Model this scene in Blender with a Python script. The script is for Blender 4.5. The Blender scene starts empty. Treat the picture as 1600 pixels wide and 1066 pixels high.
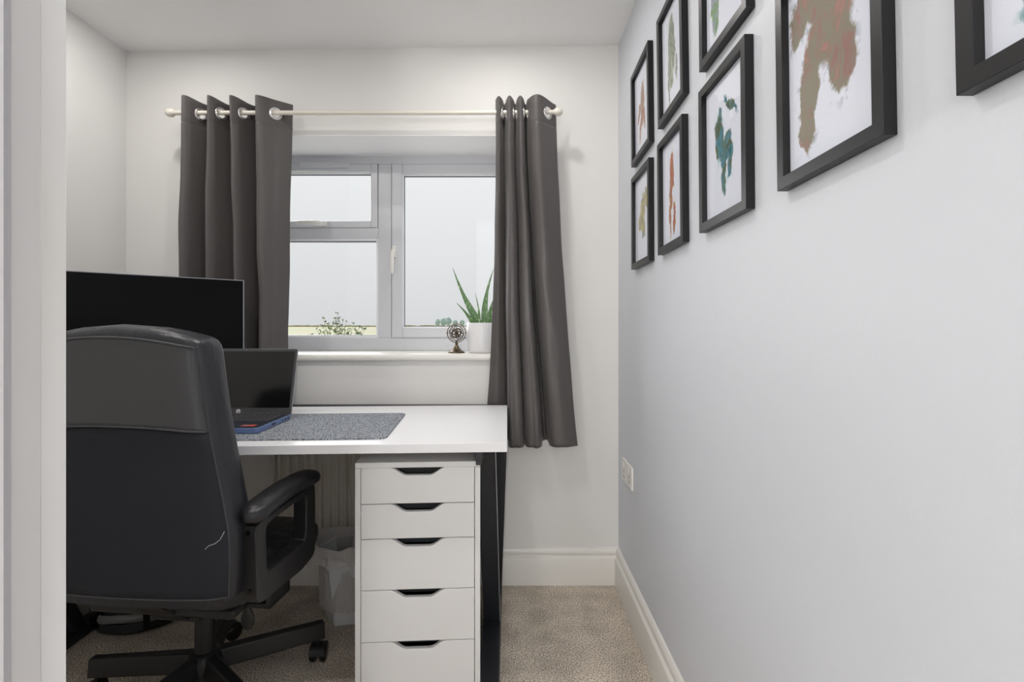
import bpy, bmesh, math, random
from math import sin, cos, pi, radians, atan2, sqrt, exp
from mathutils import Vector, Matrix, noise

S = bpy.context.scene
COL = S.collection
random.seed(7)

# ------------------------------------------------------------------ camera
F = 810.0                       # focal length in pixels of the 1600 px frame
CX, CY, CZ = 796.0, 505.0, 1.10
cam_d = bpy.data.cameras.new('camera')
cam = bpy.data.objects.new('camera', cam_d); COL.objects.link(cam)
cam.location = (0, 0, CZ); cam.rotation_euler = (pi/2, 0, 0)
cam_d.sensor_width = 36; cam_d.lens = 36*F/1600
cam_d.shift_x = (800-CX)/1600; cam_d.shift_y = -(533-CY)/1600
cam_d.clip_start = 0.02; cam_d.clip_end = 3000
S.camera = cam

def pt(px, py, d):              # photo pixel at a depth -> point
    return Vector(((px-CX)/F*d, d, CZ-(py-CY)/F*d))

# ------------------------------------------------------------------ world, exposure, lights
w = bpy.data.worlds.new('overcast_sky'); S.world = w; w.use_nodes = True
nt = w.node_tree; nt.nodes.clear()
wo = nt.nodes.new('ShaderNodeOutputWorld'); bg = nt.nodes.new('ShaderNodeBackground')
tc = nt.nodes.new('ShaderNodeTexCoord'); sp = nt.nodes.new('ShaderNodeSeparateXYZ')
nt.links.new(tc.outputs['Generated'], sp.inputs[0])
mr = nt.nodes.new('ShaderNodeMapRange'); mr.inputs[1].default_value = 0; mr.inputs[2].default_value = 1
mr.inputs[3].default_value = 0.72; mr.inputs[4].default_value = 1.35
nt.links.new(sp.outputs[2], mr.inputs[0])
bg.inputs[0].default_value = (0.965, 0.985, 1.0, 1)
nt.links.new(mr.outputs[0], bg.inputs[1]); nt.links.new(bg.outputs[0], wo.inputs[0])

S.view_settings.view_transform = 'Standard'; S.view_settings.look = 'None'
S.view_settings.exposure = 0.0; S.view_settings.gamma = 1.0
S.view_settings.use_curve_mapping = False
try:
    S.cycles.use_denoising = True
    S.cycles.max_bounces = 10; S.cycles.diffuse_bounces = 6; S.cycles.transparent_max_bounces = 16
    S.cycles.sample_clamp_indirect = 6
except Exception:
    pass

def sun(name, energy, rot, angle=0.3):
    l = bpy.data.lights.new(name, 'SUN'); l.energy = energy; l.angle = angle
    o = bpy.data.objects.new(name, l); COL.objects.link(o); o.rotation_euler = rot
    return o
sd = Vector((-1.0, .85, .46)).normalized()       # the bright part of the cloud cover, beyond the fields
sun('veiled_sun', 5.4, sd.to_track_quat('Z', 'Y').to_euler(), radians(70))

def area(name, loc, size, power, col, sizey=None, shape='DISK', spread=pi):
    l = bpy.data.lights.new(name, 'AREA'); l.energy = power; l.color = col; l.size = size
    l.shape = shape; l.spread = spread
    if sizey: l.shape = 'RECTANGLE'; l.size_y = sizey
    o = bpy.data.objects.new(name, l); COL.objects.link(o); o.location = loc
    return o
WARM = (1.0, 0.965, 0.93)
DOWNLIGHTS = [(-0.02, 1.79, 2.4), (-1.27, 1.79, 2.0), (-0.30, 1.02, 5.2), (-1.02, 1.02, 4.6)]
HALL_FILL = (-0.10, -1.75, 1.50, 60.0)  # unseen fill lamp added in the hall to brighten the room

# ------------------------------------------------------------------ helpers
def lin(r, g=None, b=None):
    if g is None: r, g, b = r
    f = lambda c: (c/255/12.92) if c/255 <= .04045 else ((c/255+.055)/1.055)**2.4
    return (f(r), f(g), f(b), 1)

MATS = {}
def mat(name, col, rough=.5, metal=0, spec=.5, bump=None, bump2=None, var=None, sheen=0, coat=0, emit=None,
        trans=0, aniso=None):
    """bump=(scale,strength,dist) var=(scale,colour2,contrast)"""
    m = bpy.data.materials.new(name); m.use_nodes = True; MATS[name] = m
    n = m.node_tree; b = n.nodes['Principled BSDF']
    c = col if len(col) == 4 else (*col, 1)
    b.inputs['Base Color'].default_value = c
    b.inputs['Roughness'].default_value = rough; b.inputs['Metallic'].default_value = metal
    b.inputs['Specular IOR Level'].default_value = spec
    b.inputs['Sheen Weight'].default_value = sheen
    b.inputs['Coat Weight'].default_value = coat
    if trans: b.inputs['Transmission Weight'].default_value = trans
    t = n.nodes.new('ShaderNodeTexCoord')
    if var:
        nz = n.nodes.new('ShaderNodeTexNoise'); nz.inputs['Scale'].default_value = var[0]
        nz.inputs['Detail'].default_value = 4
        n.links.new(t.outputs['Object'], nz.inputs['Vector'])
        r = n.nodes.new('ShaderNodeValToRGB')
        k = var[2]; r.color_ramp.elements[0].position = .5-k; r.color_ramp.elements[1].position = .5+k
        r.color_ramp.elements[0].color = c; r.color_ramp.elements[1].color = var[1] if len(var[1]) == 4 else (*var[1], 1)
        n.links.new(nz.outputs['Fac'], r.inputs[0]); n.links.new(r.outputs[0], b.inputs['Base Color'])
    prev = None
    for bb in (bump, bump2):
        if bb:
            nz = n.nodes.new('ShaderNodeTexNoise'); nz.inputs['Scale'].default_value = bb[0]
            nz.inputs['Detail'].default_value = 5
            if len(bb) > 3:
                mp = n.nodes.new('ShaderNodeMapping'); mp.inputs['Scale'].default_value = bb[3]
                n.links.new(t.outputs['Object'], mp.inputs[0]); n.links.new(mp.outputs[0], nz.inputs['Vector'])
            else: n.links.new(t.outputs['Object'], nz.inputs['Vector'])
            bp = n.nodes.new('ShaderNodeBump'); bp.inputs['Strength'].default_value = bb[1]
            bp.inputs['Distance'].default_value = bb[2]
            n.links.new(nz.outputs['Fac'], bp.inputs['Height'])
            if prev: n.links.new(prev.outputs[0], bp.inputs['Normal'])
            n.links.new(bp.outputs[0], b.inputs['Normal']); prev = bp
    return m

class MB:
    def __init__(s): s.v = []; s.f = []; s.M = None
    def add(s, vs, fs):
        o = len(s.v)
        if s.M is not None: vs = [s.M @ Vector(p) for p in vs]
        s.v += [tuple(p) for p in vs]; s.f += [tuple(i+o for i in f) for f in fs]; return s
    def box(s, x0, x1, y0, y1, z0, z1):
        vs = [(x, y, z) for x in (x0, x1) for y in (y0, y1) for z in (z0, z1)]
        return s.add(vs, [(0,1,3,2),(4,6,7,5),(0,4,5,1),(2,3,7,6),(0,2,6,4),(1,5,7,3)])
    def hull8(s, a, b):      # two quads (4 points each) joined
        return s.add(list(a)+list(b), [(3,2,1,0),(4,5,6,7),(0,1,5,4),(1,2,6,5),(2,3,7,6),(3,0,4,7)])
    def prism(s, poly, lo, hi, axis='y'):      # poly of 2D points extruded along axis
        def mk(p, t):
            return (p[0], t, p[1]) if axis == 'y' else ((t, p[0], p[1]) if axis == 'x' else (p[0], p[1], t))
        n = len(poly)
        return s.add([mk(p, lo) for p in poly]+[mk(p, hi) for p in poly],
                     [tuple(range(n))[::-1], tuple(range(n, 2*n))]+[(i, (i+1) % n, n+(i+1) % n, n+i) for i in range(n)])
    def tube(s, path, r, n=10, closed=False, caps=True):
        P = [Vector(p) for p in path]; m = len(P); rings = []
        up = None
        for i in range(m):
            if closed: t = P[(i+1) % m]-P[i-1]
            else: t = P[min(i+1, m-1)]-P[max(i-1, 0)]
            t.normalize()
            if up is None:
                up = Vector((0, 0, 1)) if abs(t.z) < .9 else Vector((1, 0, 0))
            a = (up - t*up.dot(t)).normalized(); b = t.cross(a); up = a
            rr = r[i] if isinstance(r, (list, tuple)) else r
            rings.append([P[i]+a*cos(2*pi*k/n)*rr+b*sin(2*pi*k/n)*rr for k in range(n)])
        vs = [p for R in rings for p in R]; fs = []
        for i in range(m if closed else m-1):
            j = (i+1) % m
            for k in range(n):
                k2 = (k+1) % n; fs.append((i*n+k, i*n+k2, j*n+k2, j*n+k))
        if caps and not closed: fs += [tuple(range(n))[::-1], tuple((m-1)*n+k for k in range(n))]
        return s.add(vs, fs)
    def lathe(s, prof, c=(0, 0, 0), n=24, axis='z'):
        vs = []; fs = []; m = len(prof)
        for (r, h) in prof:
            for k in range(n):
                a = 2*pi*k/n
                q = {'z': (r*cos(a), r*sin(a), h), 'y': (r*cos(a), h, r*sin(a)), 'x': (h, r*cos(a), r*sin(a))}[axis]
                vs.append((c[0]+q[0], c[1]+q[1], c[2]+q[2]))
        for i in range(m-1):
            for k in range(n):
                k2 = (k+1) % n; fs.append((i*n+k, i*n+k2, (i+1)*n+k2, (i+1)*n+k))
        fs += [tuple(range(n))[::-1], tuple((m-1)*n+k for k in range(n))]
        return s.add(vs, fs)
    def torus(s, c, R, r, nrm=(0, 0, 1), n=36, k=8, a0=0, a1=2*pi):
        nn = Vector(nrm).normalized(); q = nn.to_track_quat('Z', 'Y').to_matrix()
        full = abs(a1-a0-2*pi) < 1e-6
        path = [Vector(c)+q @ Vector((R*cos(a0+(a1-a0)*i/n), R*sin(a0+(a1-a0)*i/n), 0)) for i in range(n if full else n+1)]
        return s.tube(path, r, k, closed=full)
    def grid(s, rows, close_u=False):          # rows: list of list of points
        m = len(rows); n = len(rows[0]); vs = [p for r in rows for p in r]; fs = []
        for i in range(m-1):
            for k in range(n if close_u else n-1):
                k2 = (k+1) % n; fs.append((i*n+k, i*n+k2, (i+1)*n+k2, (i+1)*n+k))
        return s.add(vs, fs)

def world_m(o):
    m = Matrix.LocRotScale(o.location, o.rotation_euler, o.scale)
    return world_m(o.parent) @ m if o.parent else m

def obj(name, mb, material, parent=None, local=False, bevel=0, seg=2, smooth=35, sub=0, solid=0, weld=False):
    me = bpy.data.meshes.new(name)
    vs = mb.v
    if parent is not None and not local:
        inv = world_m(parent).inverted(); vs = [tuple(inv @ Vector(p)) for p in vs]
    me.from_pydata(vs, [], mb.f)
    bm = bmesh.new(); bm.from_mesh(me)
    if weld: bmesh.ops.remove_doubles(bm, verts=bm.verts, dist=1e-5)
    if not solid: bmesh.ops.recalc_face_normals(bm, faces=bm.faces)
    bm.to_mesh(me); bm.free()
    me.materials.append(material)
    if smooth:
        me.shade_smooth()
        try: me.set_sharp_from_angle(angle=radians(smooth))
        except Exception: pass
    o = bpy.data.objects.new(name, me); COL.objects.link(o)
    if parent is not None: o.parent = parent
    if solid:
        md = o.modifiers.new('thickness', 'SOLIDIFY'); md.thickness = solid; md.offset = 0
    if bevel:
        md = o.modifiers.new('bevel', 'BEVEL'); md.width = bevel; md.segments = seg; md.limit_method = 'ANGLE'
        md.angle_limit = radians(40)
    if sub:
        md = o.modifiers.new('sub', 'SUBSURF'); md.levels = sub; md.render_levels = sub
    return o

def empty(name, loc, rz=0, parent=None, rot=None):
    o = bpy.data.objects.new(name, None); COL.objects.link(o); o.location = loc
    o.rotation_euler = rot if rot else (0, 0, rz); o.empty_display_size = .05
    if parent: o.parent = parent
    return o
def tag(o, label, cat, group=None):
    o['label'] = label; o['category'] = cat
    if group: o['group'] = group
    return o
def struct(o): o['kind'] = 'structure'; return o
def stuff(o): o['kind'] = 'stuff'; return o

# ------------------------------------------------------------------ materials
wall_m = mat('wall_paint', lin(228, 227, 225), .6, spec=.3, bump=(220, .12, .002), bump2=(2.2, .2, .01))
wallr_m = mat('wall_paint_daylit', lin(215, 219, 226), .48, spec=.35, bump=(170, .22, .002), bump2=(1.6, .25, .012))  # wall paint cooled; the daylight tint is put into the colour
ceil_m = mat('ceiling_paint', lin(240, 240, 240), .75, spec=.2, bump=(60, .15, .003), bump2=(6, .2, .01))
gloss_m = mat('white_gloss_paint', lin(230, 228, 223), .3, spec=.45, bump=(30, .06, .002))
lining_m = mat('door_lining_paint', lin(244, 243, 243), .4, spec=.4, bump=(25, .1, .002), var=(3, lin(236, 232, 226), .2))
upvc_m = mat('white_upvc', lin(212, 214, 219), .28, spec=.5)
bead_m = mat('white_upvc_bead', lin(233, 236, 242), .25, spec=.5)
gasket_m = mat('grey_gasket', lin(70, 72, 78), .6)
stop_shade_m = mat('grey_stop_shade', lin(168, 166, 168), .6)
reveal_m = mat('reveal_daylit', lin(245, 245, 247), .5, spec=.4, bump=(40, .1, .003))  # whiter than the wall, painting in daylight that bounces onto the reveal
lam_m = mat('white_laminate', lin(232, 232, 234), .33, spec=.45)
edge_m = mat('white_edge_band', lin(214, 212, 208), .45)
draw_m = mat('white_foil', lin(222, 222, 222), .42, spec=.4)
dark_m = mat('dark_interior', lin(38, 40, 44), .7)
steel_m = mat('black_powder_coat', lin(34, 36, 41), .38, spec=.5, bump=(400, .08, .001))
cur_m = mat('curtain_satin', lin(84, 80, 79), .40, spec=.45, sheen=.1, bump=(14, .14, .008, (1.6, 1.6, .5)), bump2=(700, .15, .0006))
rod_m = mat('cream_enamel', lin(222, 217, 206), .3)
ring_m = mat('chrome', (.82, .82, .82, 1), .16, metal=1)
frame_m = mat('black_frame_wood', lin(18, 18, 20), .36, spec=.4, bump=(60, .08, .001, (1, 1, 12)))
plastic_m = mat('black_plastic', lin(28, 28, 30), .42, spec=.5)
gloss_black = mat('gloss_black', lin(16, 16, 18), .16, spec=.5)
pad_m = mat('arm_pad_leatherette', lin(30, 30, 34), .34, bump=(30, .2, .002))
leather_m = mat('black_leatherette', lin(39, 40, 46), .34, spec=.5, bump=(9, .35, .012, (3.5, 3.5, .6)), bump2=(260, .12, .001))
leather2_m = mat('grey_leatherette', lin(76, 76, 78), .45, spec=.45, bump=(260, .16, .001), bump2=(7, .15, .004))
cloth_m = mat('black_fabric', lin(48, 49, 55), .85, spec=.25, bump=(420, .3, .001), sheen=.0)
piping_m = mat('piping', lin(66, 67, 71), .5)
felt_m = mat('grey_felt', lin(70, 74, 80), .95, spec=.1, bump=(300, .5, .002), var=(230, lin(176, 181, 188), .12))
screen_m = mat('screen_black', lin(8, 8, 9), .3, spec=.12)
lscreen_m = mat('laptop_screen', lin(16, 16, 17), .12, spec=.5)
blue_m = mat('blue_metal', lin(112, 134, 180), .3, metal=.35)
navy_m = mat('dark_deck', lin(44, 50, 62), .4, metal=.3)
bezel_m = mat('bezel_grey', lin(62, 62, 64), .45)
silver_m = mat('silver_plastic', lin(150, 152, 158), .35, metal=.4)
white_m = mat('white_plastic', lin(232, 230, 226), .35)
pot_m = mat('white_ceramic', lin(228, 228, 230), .35)
bronze_m = mat('aged_bronze', lin(120, 104, 84), .34, metal=.8, var=(40, lin(70, 60, 48), .2))
soil_m = mat('potting_soil', lin(52, 40, 30), .95, bump=(80, .6, .006))
rad_m = mat('radiator_enamel', lin(206, 200, 190), .4)
bin_m = mat('bin_plastic', lin(206, 208, 210), .45)
paper_m = mat('paper', lin(233, 233, 238), .8, spec=.1)
bark_m = mat('bark', lin(110, 98, 80), .9)
red_m = mat('sticker_red', lin(190, 74, 58), .4)
field_m = mat('stubble_field', lin(172, 176, 146), .95, spec=.05, var=(.03, lin(182, 176, 158), .12))
brick_m = mat('house_brick', lin(150, 110, 90), .9)
leafy_m = mat('sapling_leaf', lin(128, 150, 96), .6, var=(3, lin(62, 86, 58), .1))
far_m = mat('hazed_foliage', lin(176, 192, 186), .95, var=(.4, lin(138, 162, 156), .2))  # paled so the colour carries the distance haze
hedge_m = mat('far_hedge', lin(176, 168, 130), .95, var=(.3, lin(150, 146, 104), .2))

# aloe leaf: green with pale flecks
leaf_m = mat('aloe_leaf', lin(84, 118, 74), .4, spec=.4)
n = leaf_m.node_tree; b = n.nodes['Principled BSDF']
t = n.nodes.new('ShaderNodeTexCoord'); vo = n.nodes.new('ShaderNodeTexNoise'); vo.inputs['Scale'].default_value = 160
mp = n.nodes.new('ShaderNodeMapping'); mp.inputs['Scale'].default_value = (1, 1, .35)
n.links.new(t.outputs['Object'], mp.inputs[0]); n.links.new(mp.outputs[0], vo.inputs['Vector'])
r = n.nodes.new('ShaderNodeValToRGB'); r.color_ramp.elements[0].position = .58; r.color_ramp.elements[1].position = .68
r.color_ramp.elements[0].color = lin(98, 132, 88); r.color_ramp.elements[1].color = lin(184, 206, 168)
n.links.new(vo.outputs['Fac'], r.inputs[0]); n.links.new(r.outputs[0], b.inputs['Base Color'])

# carpet: speckled loop pile
carpet_m = mat('carpet', lin(150, 138, 124), .97, spec=.05)
n = carpet_m.node_tree; b = n.nodes['Principled BSDF']
t = n.nodes.new('ShaderNodeTexCoord')
nz = n.nodes.new('ShaderNodeTexNoise'); nz.inputs['Scale'].default_value = 235; nz.inputs['Detail'].default_value = 2
nz.inputs['Roughness'].default_value = .7
n.links.new(t.outputs['Object'], nz.inputs['Vector'])
r = n.nodes.new('ShaderNodeValToRGB'); e = r.color_ramp.elements
e[0].position = .38; e[0].color = lin(124, 110, 96); e[1].position = .60; e[1].color = lin(255, 248, 234)
m_ = e.new(.5); m_.color = lin(222, 209, 194)
n.links.new(nz.outputs['Fac'], r.inputs[0])
n2 = n.nodes.new('ShaderNodeTexNoise'); n2.inputs['Scale'].default_value = 9; n2.inputs['Detail'].default_value = 3
n.links.new(t.outputs['Object'], n2.inputs['Vector'])
r2 = n.nodes.new('ShaderNodeValToRGB'); r2.color_ramp.elements[0].color = (.8, .79, .78, 1); r2.color_ramp.elements[1].color = (1.05, 1.04, 1.03, 1)
r2.color_ramp.elements[0].position = .35; r2.color_ramp.elements[1].position = .65
n.links.new(n2.outputs['Fac'], r2.inputs[0])
mx = n.nodes.new('ShaderNodeMixRGB'); mx.blend_type = 'MULTIPLY'; mx.inputs[0].default_value = 1
n.links.new(r.outputs[0], mx.inputs[1]); n.links.new(r2.outputs[0], mx.inputs[2]); n.links.new(mx.outputs[0], b.inputs['Base Color'])
bp = n.nodes.new('ShaderNodeBump'); bp.inputs['Strength'].default_value = .8; bp.inputs['Distance'].default_value = .006
n.links.new(nz.outputs['Fac'], bp.inputs['Height']); n.links.new(bp.outputs[0], b.inputs['Normal'])

def glass(name, refl=.06, tint=(1, 1, 1, 1)):
    m = bpy.data.materials.new(name); m.use_nodes = True; n = m.node_tree; n.nodes.clear()
    o = n.nodes.new('ShaderNodeOutputMaterial'); mi = n.nodes.new('ShaderNodeMixShader')
    tr = n.nodes.new('ShaderNodeBsdfTransparent'); tr.inputs[0].default_value = tint
    gl = n.nodes.new('ShaderNodeBsdfGlossy'); gl.inputs['Roughness'].default_value = .02
    fr = n.nodes.new('ShaderNodeFresnel'); fr.inputs[0].default_value = 1.45
    ge = n.nodes.new('ShaderNodeNewGeometry'); k = n.nodes.new('ShaderNodeMath'); k.operation = 'SUBTRACT'; k.use_clamp = True
    n.links.new(fr.outputs[0], k.inputs[0]); n.links.new(ge.outputs['Backfacing'], k.inputs[1])   # the exit face reflects nothing more
    n.links.new(k.outputs[0], mi.inputs[0]); n.links.new(tr.outputs[0], mi.inputs[1]); n.links.new(gl.outputs[0], mi.inputs[2])
    n.links.new(mi.outputs[0], o.inputs[0]); return m
pane_m = glass('window_glass'); pglass_m = glass('picture_glass')

bag_m = bpy.data.materials.new('bin_bag'); bag_m.use_nodes = True; n = bag_m.node_tree; n.nodes.clear()
o_ = n.nodes.new('ShaderNodeOutputMaterial'); mi = n.nodes.new('ShaderNodeMixShader'); mi.inputs[0].default_value = .62
tr = n.nodes.new('ShaderNodeBsdfTransparent'); pb = n.nodes.new('ShaderNodeBsdfPrincipled')
pb.inputs['Base Color'].default_value = lin(212, 208, 206); pb.inputs['Roughness'].default_value = .28
n.links.new(tr.outputs[0], mi.inputs[1]); n.links.new(pb.outputs[0], mi.inputs[2]); n.links.new(mi.outputs[0], o_.inputs[0])

# ------------------------------------------------------------------ room shell
YB = 2.19; XR = 0.4604; XL = -1.619; YD = 0.363; YH = -2.55; XH = -1.15
ZR, ZL = 2.2746, 2.249          # the ceiling drops slightly to the left
def zc(x): return ZR+(ZL-ZR)*(XR-x)/(XR-XL)
WX0, WX1, WZ0, WZ1, YF = -1.235, 0.050, 0.969, 1.896, 2.461

mb = MB().box(XL-.1, XR+.1, YH-.1, YB+.34, -.12, 0)
struct(obj('floor', mb, carpet_m, smooth=0))
mb = MB(); a = [(XL-.1, YH-.1, zc(XL-.1)), (XR+.1, YH-.1, zc(XR+.1)), (XR+.1, YB+.34, zc(XR+.1)), (XL-.1, YB+.34, zc(XL-.1))]
mb.hull8(a, [(x, y, z+.15) for x, y, z in a]); struct(obj('ceiling', mb, ceil_m, smooth=0))
# back wall around the window opening, reveal included
mb = MB(); T = YB+.33; ZT = 2.30
mb.box(XL-.1, WX0, YB, T, 0, ZT).box(WX1, XR+.1, YB, T, 0, ZT).box(WX0, WX1, YB, T, WZ1, ZT).box(WX0, WX1, YB, T, 0, WZ0-.012)
struct(obj('wall_back', mb, wall_m, smooth=0))
struct(obj('wall_right', MB().box(XR, XR+.1, YH-.1, YB, 0, 2.30), wallr_m, smooth=0))
struct(obj('wall_left', MB().box(XL-.1, XL, YD-.1, YB, 0, 2.30), wall_m, smooth=0))
LX = -0.31                     # the door lining's face
struct(obj('wall_front', MB().box(XL-.1, LX-.03, YD-.105, YD, 0, 2.30).box(LX-.03, XR, YD-.105, YD, 2.07, 2.30), wall_m, smooth=0))
struct(obj('wall_hall', MB().box(XH-.1, XH, YH, YD-.105, 0, 2.30).box(XH, XR, YH-.1, YH, 0, 2.30), wall_m, smooth=0))

# door lining and stop on the left, seen at a slant
d1 = struct(empty('door_1', (LX, YD-.05, 0)))
obj('door_lining', MB().box(LX-.03, LX, YD-.105, YD+.0004, 0, 2.07).box(LX-.03, XR, YD-.105, YD+.0004, 2.04, 2.07), lining_m, d1, bevel=.0015)
stop_m = mat('door_stop_shaded', lin(206, 203, 201), .45, bump=(25, .1, .002))  # lining paint, darkened: the stop's shade is put into the colour
obj('stop_end_shade', MB().box(LX+.0005, LX+.0128, .3045, .3088, 0, 2.03), stop_shade_m, d1)  # grey strip added over the stop's end to paint its shade
obj('door_stop', MB().box(LX, LX+.012, .309, .3307, 0, 2.04).box(LX+.012, XR, .309, .3307, 2.028, 2.04), stop_m, d1, bevel=.0015)
obj('architrave', MB().box(LX-.075, LX-.008, YD-.120, YD-.1052, 0, 2.10), lining_m, d1, bevel=.003)

# baseboards with a moulded top
prof = [(0, 0), (.019, 0), (.019, .108), (.0175, .112), (.012, .1165), (.009, .120), (.0088, .125), (.0125, .131), (.0125, .140), (.009, .149), (.004, .154), (0, .155)]
def board(name, a, b, nrm):
    a = Vector(a); b = Vector(b); nrm = Vector(nrm)
    A = [a+nrm*t+Vector((0, 0, z)) for t, z in prof]; B = [b+nrm*t+Vector((0, 0, z)) for t, z in prof]
    n = len(prof); m = MB().add(A+B, [tuple(range(n)), tuple(range(n, 2*n))]+[(i, (i+1) % n, n+(i+1) % n, n+i) for i in range(n)])
    return struct(obj(name, m, gloss_m, smooth=25))
board('baseboard_back', (XL, YB, 0), (XR, YB, 0), (0, -1, 0))
board('baseboard_right', (XR, YH, 0), (XR, YB, 0), (-1, 0, 0))
board('baseboard_left', (XL, YD, 0), (XL, YB, 0), (1, 0, 0))

# ------------------------------------------------------------------ downlights and the added hall fill lamp
for i, (x, y, p) in enumerate(DOWNLIGHTS):
    z = zc(x)
    t = empty('ceiling_downlight', (x, y, z-.001))
    tag(t, ['round white downlight above the right curtain', 'round white downlight in the corner above the monitor',
            'round white downlight above the middle of the room', 'round white downlight above the office chair'][i], 'light', 'ceiling downlights')
    obj('bezel', MB().lathe([(.030, -.001), (.040, -.001), (.0415, -.004), (.039, -.007), (.030, -.006), (.030, -.001)], n=32), gloss_m, t, local=True)
    em = bpy.data.materials.new('lamp_lens'); em.use_nodes = True
    em.node_tree.nodes['Principled BSDF'].inputs['Emission Color'].default_value = (*WARM, 1)
    em.node_tree.nodes['Principled BSDF'].inputs['Emission Strength'].default_value = 3
    obj('lens', MB().lathe([(.029, -.001), (.029, -.003), (.001, -.003)], n=32), em, t, local=True)
    l = area('downlight_lamp', (x, y, z-.012), .055, p, WARM); l.parent = t; l.location = (0, 0, -.012)
hx, hy, hz, hp = HALL_FILL
t = tag(empty('hall_fill_lamp', (hx, hy, zc(hx)-.001)), 'added unseen fill lamp hanging in the hall behind the viewpoint', 'light')
obj('fill_lamp_rose', MB().lathe([(.05, 0), (.05, -.012), (.02, -.025), (.001, -.025)], n=24), white_m, t, local=True)
dzh = hz-(zc(hx)-.001)
obj('fill_lamp_cord', MB().tube([(0, 0, -.02), (0, 0, dzh+.02)], .003, 6), white_m, t, local=True)
obj('fill_lamp_holder', MB().lathe([(.001, dzh+.07), (.018, dzh+.065), (.018, dzh+.02), (.001, dzh+.018)], n=16), white_m, t, local=True)
pl = bpy.data.lights.new('hall_fill_bulb', 'POINT'); pl.energy = hp; pl.color = (1.0, .985, .965); pl.shadow_soft_size = .11
po_ = bpy.data.objects.new('hall_fill_bulb', pl); COL.objects.link(po_); po_.parent = t; po_.location = (0, 0, dzh-.10)

# ------------------------------------------------------------------ window
def wx(px): return (px-CX)/F*YF
def wz(py): return CZ-(py-CY)/F*YF
W = struct(empty('window_1', ((WX0+WX1)/2, YF, WZ0)))
def ring(mb, x0, x1, z0, z1, l, r, b, t, y0, y1):   # rectangular frame of four members
    mb.box(x0, x0+l, y0, y1, z0, z1).box(x1-r, x1, y0, y1, z0, z1)
    mb.box(x0+l, x1-r, y0, y1, z0, z0+b).box(x0+l, x1-r, y0, y1, z1-t, z1); return mb
mb = MB()
fw = wz(243)-wz(256.5)
# outer frame, mullion and transom
mx0, mx1 = wx(591), wx(611.5)
tz0, tz1 = wz(373), wz(356)
ring(mb, WX0, WX1, WZ0, WZ1, .045, .045, WZ0*0+(wz(528)-WZ0), fw, YF, YF+.07)
mb.box(mx0, mx1, YF, YF+.07, wz(528), WZ1-fw).box(WX0+.045, mx0, YF, YF+.07, tz0, tz1)
ring(mb, WX0+.04, WX1-.04, WZ0+.02, WZ1-.02, .017, .017, wz(528)-WZ0-.02+.012, fw-.02+.012, YF+.051, YF+.069)
mb.box(mx0-.012, mx1+.012, YF+.051, YF+.069, wz(528), WZ1-fw).box(WX0+.05, mx0, YF+.051, YF+.069, tz0-.01, tz1+.012)
obj('window_frame', mb, upvc_m, W, bevel=.003)
obj('reveal_plaster', MB().box(WX0, WX1, YB+.0005, YF, WZ1-.004, WZ1-.0002).box(WX0+.0002, WX0+.004, YB+.0005, YF, WZ0, WZ1-.004).box(WX1-.004, WX1-.0002, YB+.0005, YF, WZ0, WZ1-.004), reveal_m, W)
# small inner rebate step in front of each sash
def sash(name, px0, px1, py0, py1, x0=None, x1=None, lw=.058):
    X0 = wx(px0) if x0 is None else x0; X1 = wx(px1) if x1 is None else x1
    m = ring(MB(), X0+.002, X1-.002, wz(py1)+.002, wz(py0)-.002, lw, lw, lw*.93, lw*.93, YF-.006, YF+.05)
    return obj(name, m, upvc_m, W, bevel=.004), (X0+lw, X1-lw, wz(py1)+lw*.93, wz(py0)-lw*.93)
def glaze(par, x0, x1, z0, z1, bd=.009):
    m = ring(MB(), x0-.003, x1+.003, z0-.003, z1+.003, bd, bd, bd, bd, YF+.001, YF+.022); obj('glazing_bead', m, bead_m, par, bevel=.003)
    m = ring(MB(), x0+bd-.004, x1-bd+.004, z0+bd-.004, z1-bd+.004, .003, .003, .003, .004, YF+.018, YF+.026); obj('gasket', m, gasket_m, par)
    obj('glass_pane', MB().box(x0+.002, x1-.002, YF+.024, YF+.028, z0+.002, z1-.002), pane_m, par, smooth=0)
s1, g1 = sash('casement_sash', 611.5, 0, 256.0, 528.5, x1=WX1-.045, lw=.052)
glaze(s1, *g1)
s2, g2 = sash('fanlight_sash', 0, 591, 256.0, 356.6, x0=WX0+.045, lw=.033)
glaze(s2, g2[0], g2[1], g2[2], wz(270), bd=.007)
fx = MB().box(WX0+.045, mx0, YF+.012, YF+.02, tz0-.012, tz0)
fixed = obj('fixed_light', ring(MB(), WX0+.045, mx0, wz(528), tz0, .004, .004, .004, .006, YF+.004, YF+.05), upvc_m, W)
glaze(fixed, WX0+.046, mx0-.001, wz(528)+.001, tz0-.001, bd=.012)
# trickle vent
obj('trickle_vent', MB().prism([(wx(470), wz(263)), (wx(545), wz(263)), (wx(548), wz(259.5)), (wx(544), wz(255.5)), (wx(471), wz(255.5)), (wx(469), wz(259))], YF-.018, YF-.006), upvc_m, W, bevel=.002)
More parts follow.
